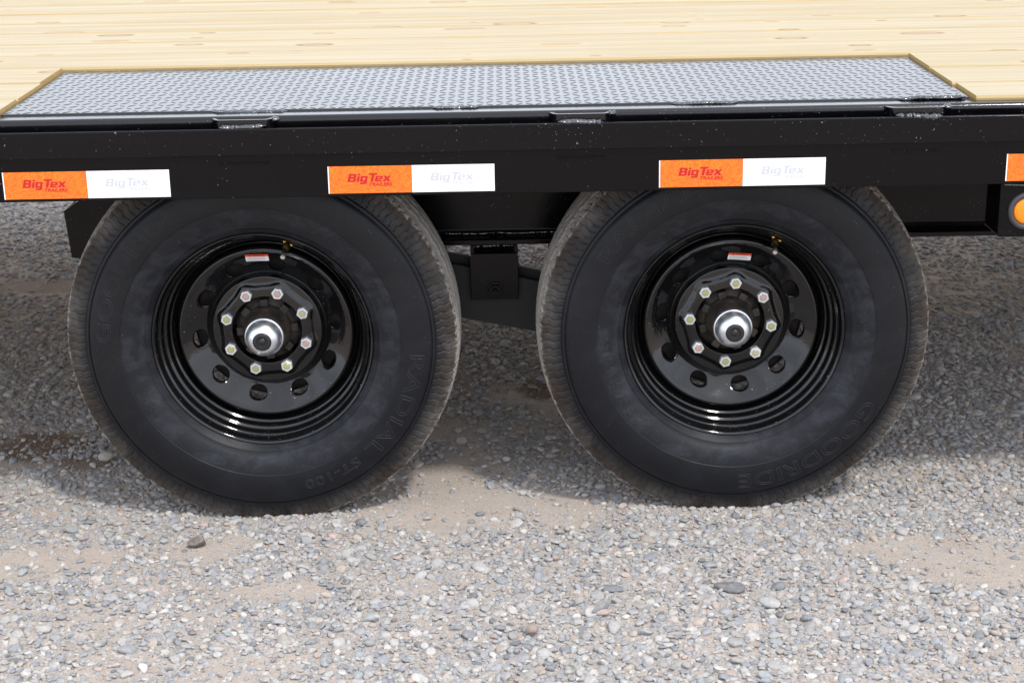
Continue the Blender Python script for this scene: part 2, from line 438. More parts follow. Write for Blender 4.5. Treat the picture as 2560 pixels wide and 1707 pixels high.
def layer(cell, r0, r1, prob, x0, x1, y0, y1, sink, pw):
    nx, ny = int((x1 - x0) / cell), int((y1 - y0) / cell)
    a, b = np.meshgrid(np.arange(nx), np.arange(ny), indexing='ij')
    x = x0 + (a + 0.5 + rng.uniform(-0.55, 0.55, a.shape)) * cell
    y = y0 + (b + 0.5 + rng.uniform(-0.55, 0.55, a.shape)) * cell
    x, y = x.ravel(), y.ravel()
    half = 0.34 * (y + 3.17) + 0.35                       # a little wider than what can be seen
    keep = (np.abs(x - 0.485) < half) & (rng.uniform(size=x.shape) < prob * cover(x, y) ** pw)
    x, y = x[keep], y[keep]
    r = r0 + (r1 - r0) * rng.uniform(size=x.shape) ** 1.8
    z = ground_h(x, y) + r * rng.uniform(-0.42, 0.42, x.shape) * sink
    return np.stack([x, y, z, r], -1)
L = [layer(0.033, 0.0095, 0.0160, 0.66, -1.9, 3.0, -1.25, 3.6, 0.8, 1.6),
     layer(0.0160, 0.0064, 0.0104, 1.0, -1.9, 3.0, -1.25, 3.6, 1.1, 0.9),
     layer(0.0098, 0.0038, 0.0066, 0.95, -1.6, 2.7, -1.1, 1.3, 1.2, 1.0),
     layer(0.0062, 0.0012, 0.0028, 0.80, -1.2, 2.2, -1.0, 0.9, 1.0, 0.35)]
Q = np.concatenate(L)
nq = len(Q)
PAL = np.array([(0.40, 0.39, 0.38), (0.33, 0.325, 0.325), (0.29, 0.30, 0.325), (0.46, 0.44, 0.42), (0.22, 0.235, 0.265), (0.36, 0.33, 0.30), (0.44, 0.37, 0.31), (0.42, 0.32, 0.285), (0.56, 0.53, 0.49), (0.14, 0.15, 0.17), (0.30, 0.26, 0.22), (0.27, 0.30, 0.31)])
PW = np.array([19, 18, 18, 12, 10, 7, 4, 2, 4, 4, 3, 6], float); PW /= PW.sum()
tints = PAL[rng.choice(len(PAL), nq, p=PW)] * rng.uniform(0.86, 1.14, (nq, 1))
rots = np.stack([rng.normal(0, 0.30, nq), rng.normal(0, 0.30, nq), rng.uniform(0, 2 * pi, nq)], -1)
idx = rng.integers(0, len(PROTO), nq)
big = Q[:, 3] > 0.0034
idx = np.where(big, rng.integers(0, 12, nq), rng.integers(12, 18, nq))

# the pebbles that show largest are objects of their own on the ground
dep = (Q[:, :3] - np.array(CAM)) @ np.array(fwd)
uu = 0.5 + FPX / 2560 * ((Q[:, :3] - np.array(CAM)) @ np.array(r2)) / dep
vv = 0.5 - FPX / 1707 * ((Q[:, :3] - np.array(CAM)) @ np.array(u2)) / dep
vis = (uu > 0) & (uu < 1) & (vv > 0.70) & (vv < 1)
order = np.argsort(-(Q[:, 3] / dep) * vis)
single = order[:290]
rest = np.ones(nq, bool); rest[single] = False
for s in single:
    o = bpy.data.objects.new('pebble', PROTO[idx[s]]); COL.objects.link(o)
    o.parent = ground
    o.location = Q[s, :3]; o.rotation_euler = rots[s]; o.scale = (Q[s, 3],) * 3
    o['tint'] = [float(c) for c in tints[s]]

R_ = np.nonzero(rest)[0]
gme = bpy.data.meshes.new('gravel'); gme.from_pydata(Q[R_, :3].tolist(), [], [])
def attr(me, name, typ, data, key):
    a = me.attributes.new(name, typ, 'POINT'); a.data.foreach_set(key, np.ascontiguousarray(data).ravel())
attr(gme, 'tint', 'FLOAT_VECTOR', tints[R_].astype(np.float32), 'vector')
attr(gme, 'rot', 'FLOAT_VECTOR', rots[R_].astype(np.float32), 'vector')
attr(gme, 'size', 'FLOAT', Q[R_, 3].astype(np.float32), 'value')
attr(gme, 'pick', 'INT', idx[R_].astype(np.int32), 'value')
gravel = link('gravel', gme, M['stone'])
gravel['kind'] = 'stuff'; gravel['label'] = 'loose grey and tan river gravel covering the lot'
ng = bpy.data.node_groups.new('scatter_gravel', 'GeometryNodeTree')
ng.interface.new_socket('Geometry', in_out='INPUT', socket_type='NodeSocketGeometry')
ng.interface.new_socket('Geometry', in_out='OUTPUT', socket_type='NodeSocketGeometry')
gi = ng.nodes.new('NodeGroupInput'); go = ng.nodes.new('NodeGroupOutput')
ci = ng.nodes.new('GeometryNodeCollectionInfo'); ci.inputs['Collection'].default_value = pcol
ci.inputs['Separate Children'].default_value = True; ci.inputs['Reset Children'].default_value = True
ip = ng.nodes.new('GeometryNodeInstanceOnPoints'); ip.inputs['Pick Instance'].default_value = True
def named(nm, typ):
    a = ng.nodes.new('GeometryNodeInputNamedAttribute'); a.data_type = typ; a.inputs['Name'].default_value = nm; return a.outputs['Attribute']
ng.links.new(gi.outputs[0], ip.inputs['Points']); ng.links.new(ci.outputs[0], ip.inputs['Instance'])
ng.links.new(named('pick', 'INT'), ip.inputs['Instance Index'])
e2r = ng.nodes.new('FunctionNodeEulerToRotation'); ng.links.new(named('rot', 'FLOAT_VECTOR'), e2r.inputs[0])
ng.links.new(e2r.outputs[0], ip.inputs['Rotation'])
ng.links.new(named('size', 'FLOAT'), ip.inputs['Scale'])
ng.links.new(ip.outputs[0], go.inputs[0])
gravel.modifiers.new('scatter', 'NODES').node_group = ng

# the few stones one can name
def stone(name, label, loc, size, rz, col, seed, ang=0.3, tilt=(0, 0)):
    me = pebble_mesh(name, 4, 1.0, ang, seed)
    V = mesh_np(me); V /= np.abs(V).max(0); set_np(me, V * np.array(size) * 0.5)
    o = link(name, me, M['stone'], None, loc); o.rotation_euler = (tilt[0], tilt[1], rz); o['tint'] = list(col)
    tag(o, label, 'stone'); return o
stone('dark_stone', 'large dark slate-grey stone, biggest dark one in the gravel below the right tyre', (0.884, -0.352, 0.005), (0.060, 0.034, 0.018), -0.35, (0.115, 0.12, 0.135), 31, 0.85, (0.15, 0))
stone('pale_stone', 'pale grey smooth oval stone lying just beside the large dark slate stone', (0.948, -0.418, 0.006), (0.046, 0.028, 0.017), -0.6, (0.40, 0.40, 0.39), 32)
stone('flat_stone', 'flat blue-grey stone in open gravel midway between the two tyres', (0.668, -0.347, 0.004), (0.048, 0.026, 0.012), -0.15, (0.15, 0.165, 0.185), 33, 0.4)
stone('shard_stone', 'thin dark sliver of stone standing tilted in gravel between the tyres', (0.643, -0.437, 0.012), (0.046, 0.012, 0.016), 0.55, (0.17, 0.18, 0.19), 34, 0.7, (0, -0.3))
tag(stone('soil_clod', 'small dark brown clod of damp soil in front of the left tyre', (-0.134, -0.112, 0.006), (0.040, 0.022, 0.024), 0.2, (0.085, 0.062, 0.045), 35, 0.9), 'small dark brown clod of damp soil in front of the left tyre', 'clod')
stone('reddish_stone', 'rounded rust-brown pebble among grey gravel, below the flat blue-grey stone', (0.517, -0.510, 0.010), (0.026, 0.020, 0.018), 0.4, (0.27, 0.19, 0.15), 36)
stone('tan_stone', 'pale tan round pebble on shaded gravel beside the left tyre', (-0.412, 0.337, 0.010), (0.034, 0.026, 0.022), 0.1, (0.46, 0.42, 0.36), 37)

# ------------------------------------------------------------------ trailer
H = 0.3743; WB = 0.9343
trailer = empty('trailer', (0.46, 0.8, 0))
tag(trailer, 'black flatbed trailer with pine plank deck, tread plate and two black wheels on gravel', 'trailer')
def part(name, me, mats, parent=None, wloc=(0, 0, 0)):
    """parts of the trailer are modelled in world coordinates"""
    p = parent or trailer
    base = Vector((0, 0, 0)); q_ = p
    while q_: base += Vector(q_.location); q_ = q_.parent
    o = link(name, me, mats, p); o.location = Vector(wloc) - base
    return o

X0, X1 = -3.4, 4.4
PX0, PX1, PY0, PY1 = -0.457, 1.3585, -0.008, 0.489
# --- deck planks
def plank(x0, x1, y0, y1, z1, e0=False, e1=False):
    bm = bmesh.new(); c = 0.0045
    prof = [(y0, z1 - 0.038), (y1, z1 - 0.038), (y1, z1 - c), (y1 - c, z1), (y0 + c, z1), (y0, z1 - c)]
    prof = [(a - (y0 + y1) / 2, b - z1) for a, b in prof]
    prism(bm, prof, 'x', x0 - (x0 + x1) / 2, x1 - (x0 + x1) / 2)
    me = bm_mesh('plank', bm)
    me.materials.append(M['wood']); me.materials.append(M['endgrain']); me.materials.append(M['wood_edge'])
    for p in me.polygons:
        if abs(p.normal.x) > 0.9: p.material_index = 1
        elif p.normal.z < 0.95: p.material_index = 2
    o = part('plank', me, [], None, ((x0 + x1) / 2, (y0 + y1) / 2, z1))
    return o
ZD = 0.8475
for (a, b) in ((-0.034, 0.118), (0.121, 0.300), (0.303, PY1 + 0.004)):
    plank(X0, PX0 - 0.004 + random.uniform(-0.004, 0.003), a, b, ZD + random.uniform(-0.002, 0.001))
    plank(PX1 + 0.004 + random.uniform(-0.003, 0.004), X1, a, b, ZD + random.uniform(-0.002, 0.001))
y = PY1 + 0.007
while y < 2.42:
    w = 0.1865
    plank(X0 + random.uniform(-0.1, 0.1), X1 + random.uniform(-0.1, 0.1), y, y + w - 0.0045, ZD + random.uniform(-0.0018, 0.0012))
    y += w

# --- diamond tread plate with its raised lugs
bm = bmesh.new(); box(bm, PX0, PX1, PY0, PY1, 0.8345, 0.8400)
tplate = part('tread_plate', bm_mesh('tread_plate', bm, 30, 0.001, 1), M['plate'])
LV, LF = [], []
def lug(cx, cy, ang):
    o = len(LV); ln, wd, ht = 0.0108, 0.0021, 0.0009
    ca, sa = cos(ang), sin(ang)
    ring = [(-1, 0, 0), (-0.55, -0.72, 0), (0, -1, 0), (0.55, -0.72, 0), (1, 0, 0), (0.55, 0.72, 0), (0, 1, 0), (-0.55, 0.72, 0),
            (-0.72, 0, .85), (-0.4, -0.40, 1), (0, -0.52, 1), (0.4, -0.40, 1), (0.72, 0, .85), (0.4, 0.40, 1), (0, 0.52, 1), (-0.4, 0.40, 1)]
    for a, b, c in ring:
        x_, y_ = a * ln, b * wd
        LV.append((cx + ca * x_ - sa * y_, cy + sa * x_ + ca * y_, 0.83995 + c * ht))
    for k in range(8): LF.append([o + k, o + (k + 1) % 8, o + 8 + (k + 1) % 8, o + 8 + k])
    LF.append([o + 8 + k for k in range(8)])
pxl, pyl = 0.037, 0.056
for a in range(int((PX1 - PX0) / pxl) + 1):
    for b in range(int((PY1 - PY0) / pyl) + 1):
        x_ = PX0 + 0.010 + a * pxl; y_ = PY0 + 0.010 + b * pyl
        for (dx, dy, an) in ((0, 0, 46), (pxl / 2, pyl / 2, 46), (pxl / 2, 0, -46), (0, pyl / 2, -46)):
            if x_ + dx < PX1 - 0.010 and y_ + dy < PY1 - 0.010: lug(x_ + dx, y_ + dy, radians(an))
lg = part('tread_lugs', mesh('tread_lugs', LV, LF, 60), M['plate'], tplate); lg['kind'] = 'stuff'

# --- side channel, outer rail
def arc(cx, cy, r, a0, a1, n=5): return [(cx + r * cos(radians(a0 + (a1 - a0) * k / n)), cy + r * sin(radians(a0 + (a1 - a0) * k / n))) for k in range(n + 1)]
bm = bmesh.new()
prism(bm, arc(-0.059, 0.829, 0.0095, 180, 90, 8) + [(-0.0585, 0.8385), (0.012, 0.8384 - 0.003), (0.012, 0.824), (-0.056, 0.824), (-0.056, 0.702), (0.012, 0.702), (0.012, 0.692), (-0.0685, 0.692), (-0.0685, 0.8285)], 'x', X0, X1)
part('side_channel', bm_mesh('side_channel', bm, 40), M['paint_top'])
bm = bmesh.new()
prism(bm, [(-0.1, 0.6925), (-0.0905, 0.6925), (-0.0905, 0.80), (-0.1, 0.80)], 'x', X0, X1)
part('outer_rail', bm_mesh('outer_rail', bm, None, 0.0012, 2), M['paint'])
bm = bmesh.new()
prism(bm, arc(-0.1040, 0.8200, 0.0025, 180, 90, 7) + [(-0.1037, 0.8225), (-0.1003, 0.8225), (-0.1003, 0.7735), (-0.1047, 0.7735)] + arc(-0.1050, 0.7750, 0.0015, 270, 180, 4) + [(-0.1065, 0.7753), (-0.1065, 0.8197)], 'x', X0, X1)
part('rub_rail', bm_mesh('rub_rail', bm, 35), M['paint_rail'])
bm = bmesh.new()                                       # floor of the gap between channel and rail
prism(bm, [(-0.0900, 0.694), (-0.0687, 0.694), (-0.0687, 0.700), (-0.0900, 0.700)], 'x', X0, X1)
part('gap_strip', bm_mesh('gap_strip', bm), M['paint_rough'])

def bead(x0, x1, y_, z_, r_, seed, dy=0.0, dz=0.0, parent=None):
    """a rippled weld bead laid along x"""
    r = np.random.default_rng(seed); n = max(6, int((x1 - x0) / 0.0022)); m = 10
    t = np.linspace(0, 1, n); th = np.linspace(0, 2 * pi, m, endpoint=False)
    ripple = 1 + 0.30 * np.abs(np.sin(t * (x1 - x0) / 0.0075 * pi)) + r.normal(0, 0.12, n)
    ripple = ripple * np.clip(np.minimum(t, 1 - t) * 14, 0.15, 1)
    cy, cz = y_ + np.cumsum(r.normal(0, 0.00035, n)) + dy * t, z_ + np.cumsum(r.normal(0, 0.00025, n)) + dz * t
    V = np.empty((n, m, 3)); V[..., 0] = (x0 + (x1 - x0) * t + r.normal(0, 0.0004, n))[:, None]
    V[..., 1] = cy[:, None] + r_ * 1.45 * ripple[:, None] * np.cos(th); V[..., 2] = cz[:, None] + 0.8 * r_ * ripple[:, None] * np.sin(th)
    i = np.arange(n - 1)[:, None]; j = np.arange(m)[None, :]
    F = np.stack([i * m + j, i * m + (j + 1) % m, (i + 1) * m + (j + 1) % m, (i + 1) * m + j], -1).reshape(-1, 4).tolist()
    F += [list(range(m)), list(range((n - 1) * m, n * m))[::-1]]
    return part('weld_bead', mesh('weld_bead', V.reshape(-1, 3), F, 70), M['weld'], parent)
bead(-0.060, 0.082, -0.013, 0.8385, 0.0040, 1)
bead(0.352, 0.440, -0.013, 0.8385, 0.0036, 2)
bead(0.800, 0.925, -0.013, 0.8385, 0.0040, 3)
bead(1.225, 1.352, -0.014, 0.8385, 0.0046, 4)
bead(-0.62, -0.46, -0.030, 0.8370, 0.0035, 5)

for k, x0 in enumerate((-1.28, -0.665, -0.048, 0.5722, 1.1906, 1.81)):
    w = 0.109; t = 0.0052; yb, yf = -0.0685, -0.0902
    outl = [(x0 - 0.004, yb), (x0 + 0.003, yf + 0.006), (x0 + 0.010, yf), (x0 + w - 0.010, yf), (x0 + w - 0.003, yf + 0.006), (x0 + w + 0.004, yb)]
    inn = [(x0 + w - 0.002, yb), (x0 + w - 0.009, yf + 0.008), (x0 + w - 0.013, yf + t), (x0 + 0.013, yf + t), (x0 + 0.009, yf + 0.008), (x0 + 0.002, yb)]
    bm = bmesh.new()
    A = [bm.verts.new((p[0], p[1], 0.70)) for p in outl]; B = [bm.verts.new((p[0], p[1], 0.8365)) for p in outl]
    C_ = [bm.verts.new((p[0], p[1], 0.70)) for p in inn[::-1]]; D_ = [bm.verts.new((p[0], p[1], 0.8365)) for p in inn[::-1]]
    for i in range(5):
        bm.faces.new((A[i], A[i + 1], B[i + 1], B[i])); bm.faces.new((C_[i + 1], C_[i], D_[i], D_[i + 1]))
        bm.faces.new((B[i], B[i + 1], D_[i + 1], D_[i])); bm.faces.new((A[i + 1], A[i], C_[i], C_[i + 1]))
    for i in (0, 5): bm.faces.new((A[i], B[i], D_[i], C_[i]))
    sp_ = part('stake_pocket', bm_mesh('stake_pocket', bm, 35), M['paint_top'])
    if 0 <= k - 1 <= 4:
        bead(x0 + 0.012, x0 + w - 0.012, -0.0955, 0.8235, 0.0058, 20 + k, parent=sp_)
        bead(x0 + w - 0.004, x0 + w + 0.012, -0.070, 0.8330, 0.0055, 40 + k, parent=sp_)
        # lower lip of the pocket and drips showing under the rub rail
        bm = bmesh.new(); box(bm, x0 + 0.008, x0 + w - 0.008, -0.1035, -0.0998, 0.7575, 0.7600)
        part('pocket_lip', bm_mesh('pocket_lip', bm, 30, 0.0007, 1), M['paint'], sp_)

# --- reflective tape
def poly_curve(loops):
    cu = bpy.data.curves.new('poly', 'CURVE'); cu.dimensions = '2D'; cu.fill_mode = 'BOTH'; cu.extrude = 0.00012
    for lp in loops:
        s = cu.splines.new('POLY'); s.points.add(len(lp) - 1); s.use_cyclic_u = True
        for p, q_ in zip(s.points, lp): p.co = (q_[0], q_[1], 0, 1)
    return curve_to_mesh(cu, 'poly')
def rect(a, b, c, d): return [(a, b), (c, b), (c, d), (a, d)]
GL = [('B', 0.00, [[(0, 0), (.76, 0), (.86, .1), (.86, .42), (.78, .5), (.84, .58), (.84, .9), (.76, 1), (0, 1)], rect(.27, .2, .58, .4), rect(.27, .6, .57, .8)]),
      ('i', 0.96, [rect(0, 0, .27, .70), rect(0, .80, .27, 1)]),
      ('g', 1.32, [[(.08, 0), (.50, 0), (.50, -.10), (.05, -.10), (.05, -.29), (.68, -.29), (.77, -.2), (.77, .72), (.08, .72), (0, .64), (0, .08)], rect(.25, .2, .51, .53)]),
      ('T', 2.17, [[(.30, 0), (.58, 0), (.58, .86), (.90, .86), (.90, 1.06), (0, 1.06), (0, .86), (.30, .86)]]),
      ('e', 2.92, [[(.08, 0), (.72, 0), (.72, .17), (.25, .17), (.25, .27), (.77, .27), (.77, .64), (.69, .72), (.08, .72), (0, .64), (0, .08)], rect(.25, .43, .52, .56)]),
      ('x', 3.72, [[(0, 0), (.30, 0), (.44, .2), (.58, 0), (.90, 0), (.60, .37), (.88, .72), (.58, .72), (.45, .53), (.33, .72), (.03, .72), (.28, .37)]])]
def logo_mesh():
    hgt, sx, sh = 0.0148, 1.16, 0.22
    loops = []
    for _, ox, ls in GL:
        for l in ls: loops.append([((ox + x_) * hgt * sx + y_ * hgt * sh, y_ * hgt) for x_, y_ in l])
    a = poly_curve(loops)
    b = text_mesh('TRAILERS', 0.0088, bold=0.00022, shear=0.22, extrude=0.00012, spacing=0.98)
    Vb = mesh_np(b); wdt = Vb[:, 0].max() - Vb[:, 0].min()
    Vb[:, 0] = (Vb[:, 0] - Vb[:, 0].min()) * (0.0425 / wdt) + 0.0400; Vb[:, 1] -= 0.0082; set_np(b, Vb)
    bm = bmesh.new(); bm.from_mesh(a); bm.from_mesh(b)
    # stand it up: text plane (x, y) -> (x, z), facing -y
    for v in bm.verts: v.co = Vector((v.co.x, -v.co.z, v.co.y))
    me = bpy.data.meshes.new('lettering'); bm.to_mesh(me); bm.free(); return me
LOGO = logo_mesh(); LOGO_W = LOGO.copy()
ZT = 0.6982
def tape(x0, tilt=0.0):
    e = empty('reflective_tape', (0, 0, 0), trailer); e.location = Vector((x0, -0.1003, ZT)) - Vector(trailer.location)
    for nm, a, b, mt in (('orange_panel', 0.0, 0.1524, 'tape_orange'), ('white_panel', 0.1526, 0.3048, 'tape_white')):
        bm = bmesh.new(); box(bm, a, b, -0.0005, 0.0002, 0, 0.0508)
        link(nm, bm_mesh(nm, bm), M[mt], e)
    bm = bmesh.new(); box(bm, -0.0022, -0.0002, -0.0004, 0.0002, 0, 0.0508); link('edge_sliver', bm_mesh('edge_sliver', bm), M['tape_white'], e)
    l1 = link('lettering', LOGO, M['tape_red'], e, (0.0335, -0.00068, 0.0215))
    l2 = link('lettering', LOGO_W, M['tape_grey'], e, (0.1524 + 0.0335, -0.00068, 0.0215))
    e.rotation_euler = (0, tilt, 0); return e
for x0, tl in ((-0.4372, 0.0), (0.1616, 0.001), (0.7723, -0.001), (1.4133, 0.0)): tape(x0, tl)

# --- running gear: frame beam, hangers, equalizer, axles, springs
bm = bmesh.new()
prism(bm, [(0.268, 0.4965), (0.352, 0.4965), (0.352, 0.506), (0.318, 0.511), (0.314, 0.520), (0.314, 0.818), (0.306, 0.818), (0.306, 0.520), (0.302, 0.511), (0.268, 0.5065)], 'x', -0.40, X1)
part('frame_beam', bm_mesh('frame_beam', bm, None, 0.0012, 2), M['paint_rough'])
bead(0.34, 0.66, 0.2995, 0.5160, 0.0045, 60)
bm = bmesh.new()
prism(bm, [(-0.4321, 0.5851), (-0.4065, 0.6029), (-0.30, 0.655), (-0.26, 0.66), (-0.26, 0.470), (-0.4245, 0.4847)], 'y', 0.270, 0.278)
prism(bm, [(-0.4318, 0.5853), (-0.4245, 0.4847), (-0.4165, 0.4847), (-0.4238, 0.5853)], 'y', 0.2782, 0.36)
prism(bm, [(-0.4062, 0.6029), (-0.4240, 0.5856), (-0.4180, 0.5800), (-0.4010, 0.5960)], 'y', 0.2782, 0.36)
part('end_bracket', bm_mesh('end_bracket', bm, None, 0.001, 1), M['paint'])
# centre hanger that carries the equalizer
bm = bmesh.new()
prism(bm, [(0.4100, 0.379), (0.5095, 0.379), (0.5110, 0.472), (0.5080, 0.478), (0.4115, 0.478), (0.4085, 0.472)], 'y', 0.262, 0.270)
box(bm, 0.410, 0.418, 0.2702, 0.350, 0.40, 0.4955); box(bm, 0.502, 0.510, 0.2702, 0.350, 0.40, 0.4955)
prism(bm, [(0.264, 0.479), (0.290, 0.4955), (0.35, 0.4955), (0.35, 0.4855), (0.294, 0.4855), (0.268, 0.470)], 'x', 0.4182, 0.5018)
hanger = part('spring_hanger', bm_mesh('spring_hanger', bm, None, 0.0012, 2), M['paint'])
bead(0.412, 0.508, 0.279, 0.4925, 0.0042, 61, parent=hanger)
v, f = lathe([(0.0, -0.012), (0.007, -0.012), (0.0075, -0.010), (0.0075, -0.006), (0.0140, -0.006), (0.0150, -0.004), (0.0150, 0.002), (0.0175, 0.002), (0.0175, 0.004)], 6)
v2, f2 = lathe([(0.0, -0.0015), (0.018, -0.001), (0.019, 0.002)], 24)
v3, f3 = lathe([(0.0, -0.0165), (0.0055, -0.0165), (0.0062, -0.012), (0.0062, -0.004)], 16)
V, F = join([(v, f), (v2, f2), (v3, f3)])
part('pivot_bolt', mesh('pivot_bolt', V, F, 30), M['paint'], hanger, (0.4607, 0.2605, 0.3996))
def eqz(x, s): return x
bm = bmesh.new()
prism(bm, [(0.315, 0.4625), (0.39, 0.4480), (0.53, 0.4160), (0.60, 0.3990), (0.605, 0.335), (0.60, 0.287), (0.545, 0.2997), (0.3885, 0.3333), (0.335, 0.346), (0.315, 0.36)], 'y', 0.285, 0.297)
prism(bm, [(0.315, 0.4785), (0.39, 0.4640), (0.53, 0.4320), (0.60, 0.4150), (0.60, 0.33), (0.39, 0.37), (0.315, 0.38)], 'y', 0.312, 0.324)
part('equalizer', bm_mesh('equalizer', bm, None, 0.0012, 2), M['spring'])
for xc in (0.0, WB):
    v, f = lathe([(0.0, 0.16), (0.038, 0.16), (0.038, 2.18), (0.0, 2.18)], 24)
    part('axle', mesh('axle', v, f, 40), M['paint'], None, (xc, 0, H))
    bm = bmesh.new()
    for k in range(4):
        L_ = 0.36 - 0.07 * k; y0 = 0.29; z0 = 0.425 - 0.009 * k
        pts = [(xc - L_ + 2 * L_ * t / 10, z0 + 0.045 * (2 * t / 10 - 1) ** 2 * (L_ / 0.36) ** 2) for t in range(11)]
        prism(bm, pts + [(a, b + 0.0078) for a, b in pts[::-1]], 'y', y0, y0 + 0.05)
    part('leaf_spring', bm_mesh('leaf_spring', bm), M['spring'])

# --- marker lamp and its bracket
bm = bmesh.new()
prism(bm, [(1.4074, 0.5905), (1.4125, 0.5880), (1.515, 0.5880), (1.520, 0.5905), (1.520, 0.6905), (1.4074, 0.6905)], 'y', -0.090, 0.0)
lbr = part('lamp_bracket', bm_mesh('lamp_bracket', bm, None, 0.003, 3), M['paint'])
bead(1.4100, 1.470, -0.0905, 0.6905, 0.0035, 71, parent=lbr)
lamp = empty('marker_lamp', (0, 0, 0), trailer); lamp.location = Vector((1.4590, -0.0903, 0.6385)) - Vector(trailer.location)
v, f = lathe([(0.036, 0.002), (0.0355, -0.004), (0.0335, -0.0065), (0.0300, -0.0070), (0.0268, -0.0055), (0.0258, -0.002), (0.0258, 0.004)], 64)
link('grommet', mesh('grommet', v, f, 50), M['grommet'], lamp)
v, f = lathe([(0.0, -0.0062), (0.010, -0.0060), (0.018, -0.0052), (0.0235, -0.0038), (0.0255, -0.0020), (0.0256, 0.003)], 64)
link('lens', mesh('lens', v, f, 50), M['amber'], lamp)

# ------------------------------------------------------------------ wheels
PRO = np.array([(0.2140, 0.0800), (0.2200, 0.0875), (0.2235, 0.0925), (0.2270, 0.0965), (0.2310, 0.1012), (0.2314, 0.1000), (0.2326, 0.1002), (0.2400, 0.1066), (0.2520, 0.1122), (0.2640, 0.1150), (0.2752, 0.1164), (0.2757, 0.1174), (0.2772, 0.1177), (0.2900, 0.1183), (0.3040, 0.1181), (0.3160, 0.1165),
                (0.3270, 0.1140), (0.3350, 0.1115), (0.3356, 0.1098), (0.3372, 0.1092), (0.3378, 0.1106), (0.3400, 0.1101), (0.3432, 0.1090), (0.3438, 0.1070)])
def tyre_mesh(rot, hub_z):
    Mx = 1500; NL = 150
    # profile, outer sidewall -> shoulder -> tread -> inner side
    sh_r = np.linspace(0.3446, 0.3835, 22); t = (sh_r - 0.3446) / (0.3835 - 0.3446)
    sh_w = 0.1075 - 0.0195 * t ** 1.35
    tw = np.linspace(0.0868, -0.0868, 58); tr = 0.3915 - 0.0070 * (np.abs(tw) / 0.0868) ** 2.2
    r = np.concatenate([PRO[:, 0], sh_r, tr, sh_r[::-2], PRO[::-2, 0]])
    w = np.concatenate([PRO[:, 1], sh_w, tw, -sh_w[::-2], -PRO[::-2, 1]])
    K = len(r)
    zone = np.zeros(K, int); a = len(PRO); zone[a:a + 22] = 1; zone[a + 22:a + 80] = 2
    th = np.linspace(0, 2 * pi, Mx, endpoint=False)
    R = np.repeat(r[None], Mx, 0); W = np.repeat(w[None], Mx, 0)
    rr = np.random.default_rng(5)
    # shoulder: wavy radial sipes
    wave = 0.11 * np.sin((sh_r - 0.3446) / 0.0200 * 2 * pi)
    jit = np.interp(th, np.linspace(0, 2 * pi, 60), rr.normal(0, 0.10, 60))
    ph = (th[:, None] * NL / (2 * pi) + wave[None] + jit[:, None]) % 1.0
    gro = np.exp(-((ph - 0.5) / 0.08) ** 2)
    amp = 0.0016 * ss(0.345, 0.3475, sh_r) * (1 - 0.25 * ss(0.375, 0.3835, sh_r))
    sl = slice(a, a + 22)
    W[:, sl] -= gro * amp; R[:, sl] -= gro * amp * 0.5
    # tread: zigzag circumferential grooves and cross sipes
    tsl = slice(a + 22, a + 80)
    zig = 0.0036 * (2 / pi) * np.arcsin(np.sin(th * 65))
    dep = np.zeros((Mx, 58))
    for w0 in (0.054, 0.018, -0.018, -0.054):
        dep += np.exp(-((tw[None] - w0 - zig[:, None]) / 0.0036) ** 4)
    sip = (th[:, None] * NL / (2 * pi) + 0.5 * np.sin(tw[None] / 0.03 * pi) + jit[:, None]) % 1.0
    s2 = np.exp(-((sip - 0.5) / 0.10) ** 2) * 0.0028 * ss(0.056, 0.085, np.abs(tw))[None]
    s3 = np.exp(-((sip - 0.5) / 0.09) ** 2) * 0.0016
    R[:, tsl] -= 0.0085 * np.clip(dep, 0, 1) + s2 + s3
    R[:, a + 10:a + 80] += rr.normal(0, 0.00018, (Mx, 70))
    A = th + rot
    X = R * np.cos(A)[:, None]; Z = R * np.sin(A)[:, None]; Y = 0.114 - W
    # the tread flattens on the ground and the sidewall bulges a little there
    pen = np.clip(-Z - (hub_z - 0.002), 0, None)
    Z = Z + pen
    bul = np.exp(-((Z + hub_z) / 0.07) ** 2) * np.exp(-(X / 0.16) ** 2)
    Y = 0.114 - W * (1 + 0.045 * bul)
    V = np.stack([X, Y, Z], -1).reshape(-1, 3)
    i = np.arange(Mx)[:, None]; j = np.arange(K - 1)[None]
    F = np.stack([i * K + j, ((i + 1) % Mx) * K + j, ((i + 1) % Mx) * K + j + 1, i * K + j + 1], -1).reshape(-1, 4)
    me = mesh('tyre', V, F, 55)
    # spiky rubber vents and grit stuck on the shoulder
    return me

def side_w(r): return np.interp(r, PRO[:, 0], PRO[:, 1])
def arc_text(s, ang, r0, hgt, width=None, outline=0.00064, bold=0.0):
    me = text_mesh(s, hgt / 0.72, bold=bold, outline=outline, spacing=1.06)
    bm = bmesh.new(); bm.from_mesh(me)
    for _ in range(3):
        es = [e for e in bm.edges if e.calc_length() > 0.0035]
        if es: bmesh.ops.subdivide_edges(bm, edges=es, cuts=1, use_grid_fill=True)
    bm.to_mesh(me); bm.free()
    V = mesh_np(me); x = V[:, 0] - (V[:, 0].min() + V[:, 0].max()) / 2
    if width: x = x * (width * r0 / (x.max() - x.min()))
    y_ = V[:, 1] - hgt / 2; z_ = V[:, 2]
    r = r0 + y_; a = radians(ang) - x / r0
    W = side_w(r) + z_ + 0.0001
    X, Z = r * np.cos(a), r * np.sin(a)
    W = W * (1 + 0.045 * np.exp(-((np.maximum(Z, -H) + H) / 0.07) ** 2) * np.exp(-(X / 0.16) ** 2))
    out = np.stack([X, 0.114 - W, Z], -1)
    set_np(me, out); return me

